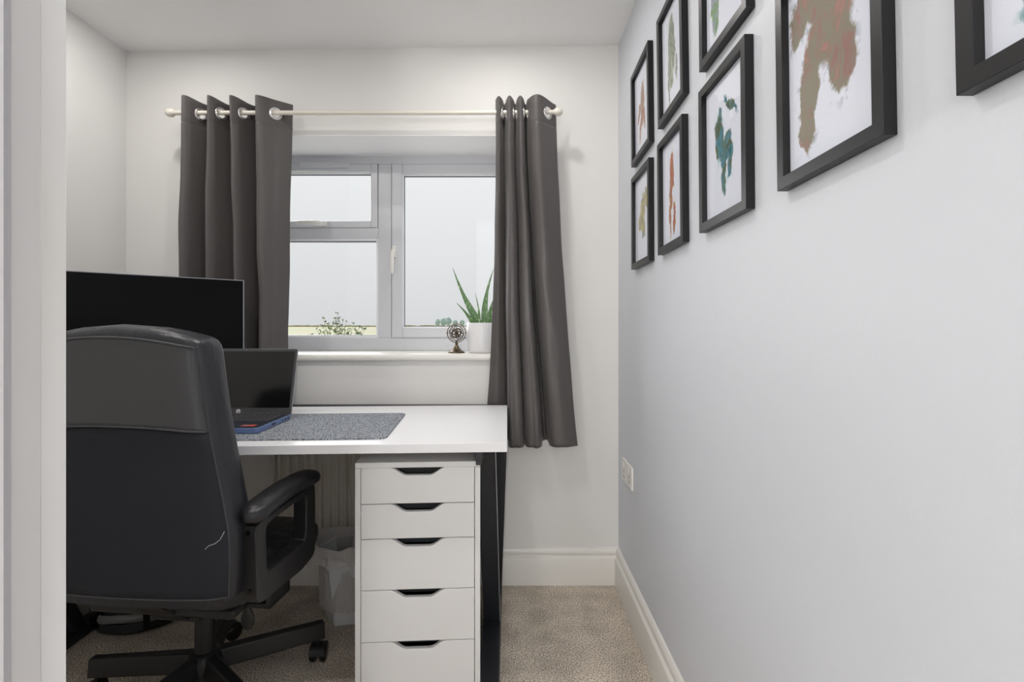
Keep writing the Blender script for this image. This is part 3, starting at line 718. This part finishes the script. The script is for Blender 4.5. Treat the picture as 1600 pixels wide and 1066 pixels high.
# ------------------------------------------------------------------ curtains
RY = 2.07; RZ = 1.9395
def interp(ctrl, n=14):          # smooth spline through the fold points
    P = [Vector(p) for p in ctrl]; P = [P[0]*2-P[1]]+P+[P[-1]*2-P[-2]]; out = []
    for i in range(1, len(P)-2):
        a, b, c, d = P[i-1:i+3]
        for k in range(n):
            t = k/n; q = .5*((2*b)+(c-a)*t+(2*a-5*b+4*c-d)*t*t+(3*b-a-3*c+d)*t**3); out.append((q.x, q.y))
    out.append(tuple(ctrl[-1])); return out
def make_curtain(name, ctop, cbot, ex, ztop, zbot, eyelets, label, seed, topz):
    c = empty(name, ((ctop[0][0]+ctop[-1][0])/2, RY, zbot)); tag(c, label, 'curtain', 'eyelet curtains at the window')
    NS = max(8, 200//(len(ctop)-1)); T = interp(ctop, NS); B = interp(cbot, NS); nu = len(T)
    zs = [ztop-i*.004 for i in range(28)]
    z = zs[-1]
    while z > zbot+.02: z -= .018; zs.append(z)
    zs.append(zbot)
    rows = []; uv = []
    for z in zs:
        v = (ztop-z)/(ztop-zbot); k = v**ex; row = []
        seam = exp(-((z-(ztop-.098))/.004)**2)
        for i in range(nu):
            kk = v**2.5 if (-.3 < T[i][0] < -.01) else k; x = T[i][0]+(B[i][0]-T[i][0])*kk; y = T[i][1]+(B[i][1]-T[i][1])*(v**.8)
            nx = noise.noise(Vector((T[i][0]*14+seed, z*3, 0)))*.007*min(1, v*4)+noise.noise(Vector((T[i][0]*40+seed, z*7, 3)))*.002*min(1, v*6)
            zz = z
            if z == ztop or v < .08: zz = z+topz(T[i][0])*(1-v/.08 if v < .08 else 0)
            if z == zbot: zz = z+.004*noise.noise(Vector((i*.12, seed, 9)))
            row.append(Vector((x+nx*.6, y+nx*1.0+seam*.0022, zz)))
        rows.append(row)
    m = MB().grid(rows)
    # punch out the eyelets
    cents = []
    for ex_ in eyelets:
        i = min(range(nu), key=lambda q: abs(T[q][0]-ex_)+abs(T[q][1]-RY)*.6)
        # local tangent
        t = Vector((T[min(i+2, nu-1)][0]-T[max(i-2, 0)][0], T[min(i+2, nu-1)][1]-T[max(i-2, 0)][1], 0)).normalized()
        cents.append((Vector((T[i][0], T[i][1], RZ-.004)), t))
    keep = []
    for f in m.f:
        g = sum((Vector(m.v[q]) for q in f), Vector())/4
        if not any((g-cc).length < .0195 for cc, t in cents): keep.append(f)
    m.f = keep
    cl = obj('curtain_cloth', m, cur_m, c, smooth=80, solid=.0012)
    for cc, t in cents:
        nrm = Vector((t.y, -t.x, 0)); e = MB(); e.torus(cc, .0215, .0042, nrm, 36, 8)
        e.torus(cc, .0185, .0030, nrm, 36, 8)
        obj('eyelet_ring', e, ring_m, c, smooth=80)
    # bottom hem
    hr = [[p+Vector((0, -.0012, 0)) for p in rows[-3]], [p+Vector((0, -.0012, .002)) for p in rows[-1]]]
    return c
yc, yt = 2.028, 2.112
LT = [(-1.300, 2.06), (-1.272, yc), (-1.208, yt), (-1.180, yc), (-1.122, yt), (-1.093, yc), (-1.028, yt), (-.992, yc), (-.93, 2.07), (-.880, 2.108)]
LB = [(-1.330, 2.07), (-1.292, yc), (-1.225, 2.13), (-1.200, yc), (-1.11, 2.13), (-1.055, 2.035), (-1.02, 2.14), (-.985, 2.05), (-.95, 2.075), (-.915, 2.12)]
def tz_l(x): return .005*cos((x+1.272)/.0926*2*pi) if x < -1.0 else .005-.05*(x+.99)
RT = [(-.055, 2.06), (-.043, 2.04), (-.028, 2.06), (-.020, 2.10), (-.012, 2.06), (0, 2.035), (.016, 2.058), (.024, 2.10), (.030, 2.06), (.042, 2.035), (.056, 2.052), (.063, 2.10), (.068, 2.105), (.074, 2.06), (.115, 2.03), (.188, 2.100)]
RB = [(-.105, 2.170), (-.060, 2.158), (-.018, 2.168), (-.002, 2.175), (.000, 2.052), (.026, 2.040), (.053, 2.050), (.062, 2.12), (.068, 2.055), (.097, 2.043), (.127, 2.052), (.140, 2.165), (.160, 2.172), (.168, 2.060), (.220, 2.045), (.272, 2.075)]
def tz_r(x): return .004*cos(x/.041*2*pi) if x < .06 else .006*cos((x-.11)/.16*2*pi)
make_curtain('eyelet_curtain', LT, LB, 1.1, 1.988, .625, [-1.236, -1.139, -1.062, -.934], 'dark grey eyelet curtain behind the monitor and laptop', 4, tz_l)
make_curtain('eyelet_curtain', RT, RB, 1.45, 1.990, .609, [-.024, .019, .060, .150], 'dark grey eyelet curtain hanging past the end of the desk', 21, tz_r)
# pole
pole = tag(empty('curtain_pole', (-.58, RY, RZ)), 'thin cream curtain pole with ball ends above the window', 'curtain pole')
m = MB().tube([(-1.345, RY, RZ), (-.2, RY, RZ+.0005), (.186, RY, RZ+.003)], .0088, 16); obj('rod', m, rod_m, pole)
for x, s, zz in ((-1.353, -1, RZ), (.194, 1, RZ+.004)):
    pf = [(.001, -.019), (.008, -.0175), (.014, -.012), (.0165, -.004), (.0165, .004), (.0145, .010), (.011, .0145), (.0098, .016), (.0098, .019)]
    m = MB().lathe([(r_, -s*h) for r_, h in pf], (x, RY, zz), 24, 'x'); obj('finial', m, rod_m, pole, smooth=60)
for x in (-1.245, .118):
    m = MB().lathe([(.001, .0), (.022, .0), (.022, -.006), (.006, -.007), (.006, -.105)], (x, YB-.0005, RZ-.02), 16, 'y').torus((x, RY, RZ), .0125, .003, (1, 0, 0), 20, 6)
    obj('bracket', m, rod_m, pole, smooth=40)

# ------------------------------------------------------------------ pictures on the right wall
def print_mat(name, blobs, pal, seed):
    m = bpy.data.materials.new(name); m.use_nodes = True; n = m.node_tree; b = n.nodes['Principled BSDF']
    b.inputs['Roughness'].default_value = .7; b.inputs['Specular IOR Level'].default_value = .15
    uv = n.nodes.new('ShaderNodeTexCoord')
    def N(t): return n.nodes.new(t)
    # warp
    w1 = N('ShaderNodeTexNoise'); w1.inputs['Scale'].default_value = 6; w1.inputs['Detail'].default_value = 8; w1.inputs['Roughness'].default_value = .62
    mp0 = N('ShaderNodeMapping'); mp0.inputs['Location'].default_value = (seed, seed*.7, 0)
    n.links.new(uv.outputs['UV'], mp0.inputs[0]); n.links.new(mp0.outputs[0], w1.inputs['Vector'])
    sub = N('ShaderNodeVectorMath'); sub.operation = 'SUBTRACT'; sub.inputs[1].default_value = (.5, .5, .5); n.links.new(w1.outputs['Color'], sub.inputs[0])
    sc = N('ShaderNodeVectorMath'); sc.operation = 'SCALE'; sc.inputs['Scale'].default_value = .22; n.links.new(sub.outputs[0], sc.inputs[0])
    ad = N('ShaderNodeVectorMath'); ad.operation = 'ADD'; n.links.new(uv.outputs['UV'], ad.inputs[0]); n.links.new(sc.outputs[0], ad.inputs[1])
    last = None
    for (cx_, cy_, rx, ry, ro) in blobs:
        mp = N('ShaderNodeMapping'); mp.vector_type = 'TEXTURE'; mp.inputs['Location'].default_value = (cx_, cy_, 0)
        mp.inputs['Rotation'].default_value = (0, 0, radians(ro)); mp.inputs['Scale'].default_value = (rx, ry, 1)
        n.links.new(ad.outputs[0], mp.inputs[0])
        sx = N('ShaderNodeSeparateXYZ'); n.links.new(mp.outputs[0], sx.inputs[0]); cb = N('ShaderNodeCombineXYZ')
        n.links.new(sx.outputs[0], cb.inputs[0]); n.links.new(sx.outputs[1], cb.inputs[1])
        ln = N('ShaderNodeVectorMath'); ln.operation = 'LENGTH'; n.links.new(cb.outputs[0], ln.inputs[0])
        if last is None: last = ln.outputs['Value']
        else:
            mn = N('ShaderNodeMath'); mn.operation = 'MINIMUM'; n.links.new(last, mn.inputs[0]); n.links.new(ln.outputs['Value'], mn.inputs[1]); last = mn.outputs[0]
    core = N('ShaderNodeMapRange'); core.inputs[1].default_value = 1.05; core.inputs[2].default_value = .90; n.links.new(last, core.inputs[0])
    halo = N('ShaderNodeMapRange'); halo.inputs[1].default_value = 1.55; halo.inputs[2].default_value = 1.0; halo.inputs[4].default_value = .9; n.links.new(last, halo.inputs[0])
    spn = N('ShaderNodeTexNoise'); spn.inputs['Scale'].default_value = 14; n.links.new(mp0.outputs[0], spn.inputs['Vector'])
    spm = N('ShaderNodeMapRange'); spm.inputs[1].default_value = .56; spm.inputs[2].default_value = .62; n.links.new(spn.outputs['Fac'], spm.inputs[0])
    hm = N('ShaderNodeMath'); hm.operation = 'MULTIPLY'; n.links.new(halo.outputs[0], hm.inputs[0]); n.links.new(spm.outputs[0], hm.inputs[1])
    pn = N('ShaderNodeTexNoise'); pn.inputs['Scale'].default_value = 6; pn.inputs['Detail'].default_value = 4; pn.inputs['Distortion'].default_value = 1.2; n.links.new(mp0.outputs[0], pn.inputs['Vector'])
    cr = N('ShaderNodeValToRGB'); e = cr.color_ramp.elements; k = len(pal)-1
    e[0].position = .34; e[0].color = lin(pal[0]); e[1].position = .66; e[1].color = lin(pal[-2])
    for i, c in enumerate(pal[1:-2]): x = e.new(.34+.32*(i+1)/(k-1)); x.color = lin(c)
    n.links.new(pn.outputs['Fac'], cr.inputs[0])
    m1 = N('ShaderNodeMixRGB'); m1.inputs[1].default_value = lin(230, 234, 246); m1.inputs[2].default_value = lin(pal[-1]); n.links.new(hm.outputs[0], m1.inputs[0])
    m2 = N('ShaderNodeMixRGB'); n.links.new(core.outputs[0], m2.inputs[0]); n.links.new(m1.outputs[0], m2.inputs[1]); n.links.new(cr.outputs[0], m2.inputs[2])
    n.links.new(m2.outputs[0], b.inputs['Base Color']); return m

def picture(yf, yn, zbf, zbn, blobs, pal, label, seed, H=.331):
    Wd = yf-yn; a = -atan2(zbn-zbf, Wd)
    r = empty('picture_frame', (XR-.0006, (yf+yn)/2, (zbf+zbn)/2), rot=(a, 0, 0)); tag(r, label, 'picture', 'black framed watercolour prints')
    h = Wd/2; t, fw_ = .0172, .0195
    # mitred ring: outer/inner loops
    def L(x, s): return [(x, -h+s, s), (x, h-s, s), (x, h-s, H-s), (x, -h+s, H-s)]
    rows = [L(0, 0), L(-t, 0), L(-t, fw_), L(-.0, fw_), L(0, 0)]
    obj('frame', MB().grid(rows, close_u=True), frame_m, r, local=True, bevel=.0007, weld=True, smooth=0)
    s = fw_-.0005
    obj('glass_pane', MB().box(-.0075, -.0065, -h+s, h-s, s, H-s), pglass_m, r, local=True, smooth=0)
    me = bpy.data.meshes.new('art_print'); x = -.0052
    me.from_pydata([(x, h-s, s), (x, -h+s, s), (x, -h+s, H-s), (x, h-s, H-s), (x+.002, h-s, s), (x+.002, -h+s, s), (x+.002, -h+s, H-s), (x+.002, h-s, H-s)], [],
                   [(3, 2, 1, 0)[::-1], (4, 5, 6, 7)[::-1], (0, 1, 5, 4)[::-1], (1, 2, 6, 5)[::-1], (2, 3, 7, 6)[::-1], (3, 0, 4, 7)[::-1]])
    ul = me.uv_layers.new(name='UVMap'); co = {0: (0, 0), 1: (1, 0), 2: (1, 1), 3: (0, 1)}
    for p in me.polygons:
        for li in p.loop_indices: ul.data[li].uv = co[me.loops[li].vertex_index % 4]
    me.materials.append(print_mat('watercolour', blobs, pal, seed))
    o = bpy.data.objects.new('art_print', me); COL.objects.link(o); o.parent = r
    obj('backing_board', MB().box(-.0030, -.0002, -h+s, h-s, s, H-s), paper_m, r, local=True, smooth=0)
# uv u runs from the far side (0) to the near side (1)
REDS = [(160, 96, 84), (176, 140, 110), (150, 120, 96), (188, 130, 112), (206, 178, 160)]
picture(1.884, 1.645, 1.665, 1.676, [(.50, .55, .13, .26, -8), (.38, .34, .05, .2, -20), (.62, .36, .05, .14, 10), (.28, .48, .06, .14, -30)], REDS, 'framed red and grey splash print, upper of the pair nearest the window', 1)
picture(1.884, 1.645, 1.2936, 1.2974, [(.52, .60, .13, .17, -25), (.35, .46, .12, .10, 10), (.55, .36, .11, .13, 0), (.74, .70, .10, .12, 20)], [(150, 146, 96), (196, 178, 92), (140, 140, 112), (120, 136, 140), (190, 200, 206)],
        'framed yellow and grey splash print, lower of the pair nearest the window', 2)
picture(1.548, 1.324, 1.678, 1.689, [(.45, .62, .17, .30, 6), (.38, .38, .12, .2, 20), (.30, .18, .035, .14, 12), (.66, .34, .04, .12, -8)], [(138, 150, 130), (160, 170, 150), (112, 122, 104), (176, 182, 168), (206, 212, 206)],
        'framed grey-green splash print above the tall red one', 3)
picture(1.548, 1.324, 1.302, 1.308, [(.45, .70, .10, .19, 4), (.40, .46, .075, .16, 0), (.36, .24, .04, .18, 2), (.54, .22, .045, .16, -4)], [(168, 82, 64), (190, 120, 84), (150, 96, 78), (200, 150, 90), (226, 196, 150)],
        'framed tall red and amber splash print in the second column', 4)
picture(1.210, .970, 1.685, 1.6915, [(.22, .30, .10, .20, 14), (.30, .50, .15, .2, -10), (.62, .42, .10, .16, 10)], [(140, 178, 120), (112, 152, 100), (170, 166, 196), (150, 186, 140), (206, 220, 206)],
        'framed green and lilac splash print cut off above the teal one', 5)
picture(1.210, .970, 1.3097, 1.3144, [(.36, .56, .11, .17, 12), (.52, .47, .17, .09, 28), (.46, .29, .065, .17, 10), (.62, .38, .06, .12, -24), (.62, .76, .19, .035, -32), (.38, .72, .06, .07, 0)],
        [(66, 110, 116), (92, 142, 156), (104, 112, 84), (70, 100, 92), (168, 206, 210)], 'framed teal and blue splash print, lower of the third column', 6)
picture(.8575, .6138, 1.3176, 1.3235, [(.50, .86, .34, .18, 0), (.52, .62, .26, .17, 8), (.28, .40, .13, .24, -14), (.24, .20, .095, .14, 0), (.64, .44, .14, .18, 6), (.16, .80, .14, .13, 0)],
        [(156, 118, 112), (148, 132, 122), (140, 138, 120), (150, 128, 116), (172, 130, 120), (176, 186, 196)], 'large framed maroon and olive splash print over the blank stretch of wall', 7)
picture(.514, .272, 1.325, 1.331, [(.42, .30, .20, .12, 30), (.24, .14, .06, .10, -20), (.62, .50, .3, .2, 0)], [(128, 164, 172), (150, 186, 196), (112, 130, 104), (160, 190, 200), (200, 216, 220)],
        'framed pale blue splash print cut off at the top corner of the view', 8)

# ------------------------------------------------------------------ wall socket
so = empty('wall_socket', (XR-.0004, 2.002, .519)); tag(so, 'white double power socket low on the right-hand wall', 'socket')
def sbox(y0, y1, z0, z1, x0, x1): return MB().box(-x1, -x0, y0, y1, z0, z1)
obj('plate', sbox(-.085, .085, -.043, .043, 0, .009), white_m, so, local=True, bevel=.003, seg=3)
for yy in (-.042, .042):
    obj('switch', sbox(yy-.008, yy+.008, .014, .034, .009, .013), white_m, so, local=True, bevel=.0015)
    sk = obj('outlet', sbox(yy-.020, yy+.020, -.034, .006, .009, .0096), white_m, so, local=True, bevel=.0003)
    obj('pin_slot', sbox(yy-.003, yy+.003, -.006, .002, .0096, .0099).add([], []).box(-.0099, -.0096, yy-.013, yy-.007, -.025, -.020).box(-.0099, -.0096, yy+.007, yy+.013, -.025, -.020), dark_m, sk, local=True)

# ------------------------------------------------------------------ radiator
ra = tag(empty('radiator', (-.55, 2.14, 0)), 'white ribbed radiator on the wall under the desk', 'radiator')
pr = []; x = -.955; pitch = .0335
for k in range(23):
    pr += [(x, 2.112), (x+.010, 2.112), (x+.0145, 2.100), (x+.0255, 2.100), (x+.030, 2.112)]; x += pitch
XE = x
rows = [[(px_, y, z) for px_, y in pr] for z in (.262, .70)]
m = MB().prism(pr+[(XE, 2.128), (-.955, 2.128)], .262, .70, 'z'); obj('panel', m, rad_m, ra, smooth=0, bevel=.002)
obj('panel', MB().box(-.955, XE, 2.150, 2.158, .262, .70), rad_m, ra, bevel=.003)
obj('top_grille', MB().box(-.958, XE+.003, 2.100, 2.16, .70, .708), rad_m, ra, bevel=.002)
obj('side_cover', MB().box(-.960, -.954, 2.100, 2.16, .255, .706), rad_m, ra, bevel=.001)
obj('side_cover', MB().box(XE-.001, XE+.005, 2.100, 2.16, .255, .706), rad_m, ra, bevel=.001)
obj('mount', MB().box(-.80, -.77, 2.158, 2.1895, .5, .6), rad_m, ra)
obj('mount', MB().box(-.35, -.32, 2.158, 2.1895, .5, .6), rad_m, ra)
obj('pipe', MB().tube([(-.93, 2.14, .262), (-.93, 2.14, .0)], .0075, 10), rad_m, ra)

# ------------------------------------------------------------------ waste bin with liner
BX, BY = -.600, 1.955
bi = tag(empty('waste_bin', (BX, BY, 0)), 'white faceted waste paper bin beside the drawer unit', 'bin')
def hexr(r, z, ph=radians(8), n=6): return [(BX+r*cos(ph+2*pi*k/n), BY+r*sin(ph+2*pi*k/n), z) for k in range(n)]
rb, rt, hb = .088, .122, .262
rows = [hexr(.001, .004), hexr(rb, .004), hexr(rt, hb), hexr(rt-.004, hb), hexr(rb-.004, .010), hexr(.001, .010)]
obj('bin_body', MB().grid(rows, close_u=True), bin_m, bi, smooth=0)
lin_ = tag(empty('bin_liner', (BX, BY, hb)), 'crumpled clear plastic bag lining the waste bin', 'plastic bag')
rows = []
K = 96
for j in range(26):
    t = j/25; row = []
    for k in range(K):
        a = 2*pi*k/K; n1 = noise.noise(Vector((cos(a)*2.2, sin(a)*2.2, t*3+5))); n2 = noise.noise(Vector((cos(a)*7, sin(a)*7, t*5)))
        left = max(0, cos(a-pi*1.02))**3
        if t < .35:   # inside
            q = t/.35; rr_ = rt-.012+.006*n2; z = .06+(hb+.012-.06)*q
        else:
            q = (t-.35)/.65; rr_ = rt+.004+.012*q*(1+n1*1.3)+.010*n2*q+.024*left*q; z = hb+.012+.020*sin(pi*min(1, q*1.6))*(1+n1)+.02*left*(1-q)-q*q*(.034+.022*n1+.035*left)
        row.append((BX+rr_*cos(a), BY+rr_*sin(a)*.9, z))
    rows.append(row)
obj('bag_film', MB().grid(rows, close_u=True), bag_m, lin_, smooth=25)

# ------------------------------------------------------------------ round black device under the desk
RX_, RYY = -1.375, 1.975
dv = tag(empty('floor_device', (RX_, RYY, 0)), 'round glossy black appliance with a grey grip on the carpet behind the chair', 'appliance')
prf = [(.001, .003), (.155, .003), (.168, .012), (.176, .035), (.176, .070), (.170, .105), (.150, .135), (.11, .152), (.05, .158), (.001, .159)]
obj('shell', MB().lathe(prf, (RX_, RYY, 0), 48), gloss_black, dv, smooth=50)
def onshell(a, r, z): return (RX_+r*cos(a), RYY+r*sin(a), z)
A0, A1 = radians(252), radians(300)
rows = []
for j, (r_, z) in enumerate([(.178, .088), (.186, .086), (.190, .074), (.186, .062), (.178, .060)]):
    rows.append([onshell(A0+(A1-A0)*k/16, r_*(1 if 0 < k < 16 else .975), z-.006*abs(k-8)/8) for k in range(17)])
obj('grip', MB().grid(rows), mat('grip_grey', lin(120, 122, 122), .35), dv, smooth=60)
rows = [[onshell(A0+(A1-A0)*k/16, .1775, z) for k in range(17)] for z in (.052, .020)]
obj('slot', MB().grid(rows), dark_m, dv)
A0, A1 = radians(306), radians(318)
rows = [[onshell(A0+(A1-A0)*k/8, .1785, z) for k in range(9)] for z in (.085, .045)]
obj('badge', MB().grid(rows), mat('badge_grey', lin(88, 90, 92), .3), dv)

# ------------------------------------------------------------------ armillary sphere ornament
AX, AY, AZ = -.2325, 2.275, WZ0+.0005
ar_ = tag(empty('armillary_sphere', (AX, AY, AZ)), 'small bronze armillary sphere ornament on the window sill', 'ornament')
obj('base', MB().lathe([(.001, 0), (.037, 0), (.037, .003), (.034, .006), (.026, .009), (.021, .014), (.017, .018), (.013, .022), (.009, .030), (.0055, .036), (.008, .040), (.005, .044), (.004, .052), (.001, .053)], (AX, AY, AZ), 32), bronze_m, ar_, smooth=50)
cz = AZ+.087; R = .0365
obj('cradle', MB().torus((AX, AY, cz), R+.004, .0022, (0, 1, 0), 30, 6, 0, 2*pi).tube([(AX-R-.008, AY, cz), (AX-R+.002, AY, cz)], .002, 6).tube([(AX+R-.002, AY, cz), (AX+R+.008, AY, cz)], .002, 6), bronze_m, ar_, smooth=60)
obj('ring', MB().torus((AX, AY, cz), R-.003, .0020, (.35, .9, .1), 30, 6), bronze_m, ar_, smooth=60)
obj('ring', MB().torus((AX, AY, cz), R-.006, .0018, (.9, .3, .2), 30, 6), bronze_m, ar_, smooth=60)
obj('ring', MB().torus((AX, AY, cz), R-.004, .0024, (.25, .35, .9), 30, 6), bronze_m, ar_, smooth=60)
obj('ring', MB().torus((AX, AY, cz), R-.014, .0035, (-.5, .7, .6), 26, 6), bronze_m, ar_, smooth=60)
obj('spindle', MB().tube([(AX-.02, AY, cz+.027), (AX+.02, AY, cz-.027)], .0016, 6), bronze_m, ar_)
obj('core_ball', MB().lathe([(.009*sin(pi*k/8)+.0002, -.009*cos(pi*k/8)) for k in range(9)], (AX, AY, cz), 16), bronze_m, ar_, smooth=60)

# ------------------------------------------------------------------ aloe in a white pot
PX, PY = -.1235, 2.290
po = tag(empty('plant_pot', (PX, PY, WZ0+.0005)), 'round white ceramic pot on the window sill', 'pot'); HB = .132
z0 = WZ0+.0005
obj('pot_body', MB().lathe([(.001, 0), (.052, 0), (.058, .004), (.0615, .014), (.0635, .05), (.0645, HB-.002), (.0635, HB), (.0600, HB), (.0595, HB-.004), (.0590, .08), (.001, .08)], (PX, PY, z0), 48), pot_m, po, smooth=50)
obj('potting_soil', MB().lathe([(.001, HB-.012), (.0585, HB-.012), (.0585, HB-.018), (.001, HB-.018)], (PX, PY, z0), 32), soil_m, po)
al = tag(empty('aloe_plant', (PX, PY, z0+HB-.012)), 'spiky green aloe growing in the white pot', 'plant')
def aloe(base, tip, wb, bow, tw=0):
    base, tip = Vector(base), Vector(tip); ax = (tip-base); L_ = ax.length; ax.normalize()
    side = ax.cross(Vector((0, -1, 0))).normalized(); side = Matrix.Rotation(tw, 3, ax) @ side; nrm = side.cross(ax)
    rows = []; N_ = 18
    for j in range(N_+1):
        t = j/N_; w_ = wb*(.85+.35*sin(pi*min(1, t*1.6+.05)))*(1-t**1.6)+.0006; c = base.lerp(tip, t)+Vector(bow)*sin(pi*t)
        rows.append([c-side*w_+nrm*w_*.30, c-side*w_*.6-nrm*w_*.05, c-nrm*w_*.16, c+side*w_*.6-nrm*w_*.05, c+side*w_+nrm*w_*.30, c+side*w_*.55+nrm*w_*.42, c+nrm*w_*.5, c-side*w_*.55+nrm*w_*.42])
    m = MB().grid(rows, close_u=True); m.f.append(tuple(range(8))); m.f.append(tuple(N_*8+k for k in range(8)))
    return obj('leaf', m, leaf_m, al, smooth=50)
def ap(px, py, d=2.29): return pt(px, py, d)
aloe(ap(753, 512), ap(707.5, 419, 2.25), .0135, (-.008, 0, -.006))
aloe(ap(757, 512, 2.30), ap(771.5, 419.5, 2.30), .0125, (-.014, 0, .0))
aloe(ap(762, 512, 2.28), ap(779, 446, 2.26), .0150, (-.003, 0, 0), .3)
aloe(ap(744, 512, 2.27), ap(713, 473, 2.24), .0095, (.004, 0, .004), -.4)
aloe(ap(749, 512, 2.31), ap(742.5, 457.5, 2.34), .0055, (.006, 0, 0), .2)
aloe(ap(756, 512, 2.33), ap(757, 470, 2.36), .0090, (0, 0, 0), .8)
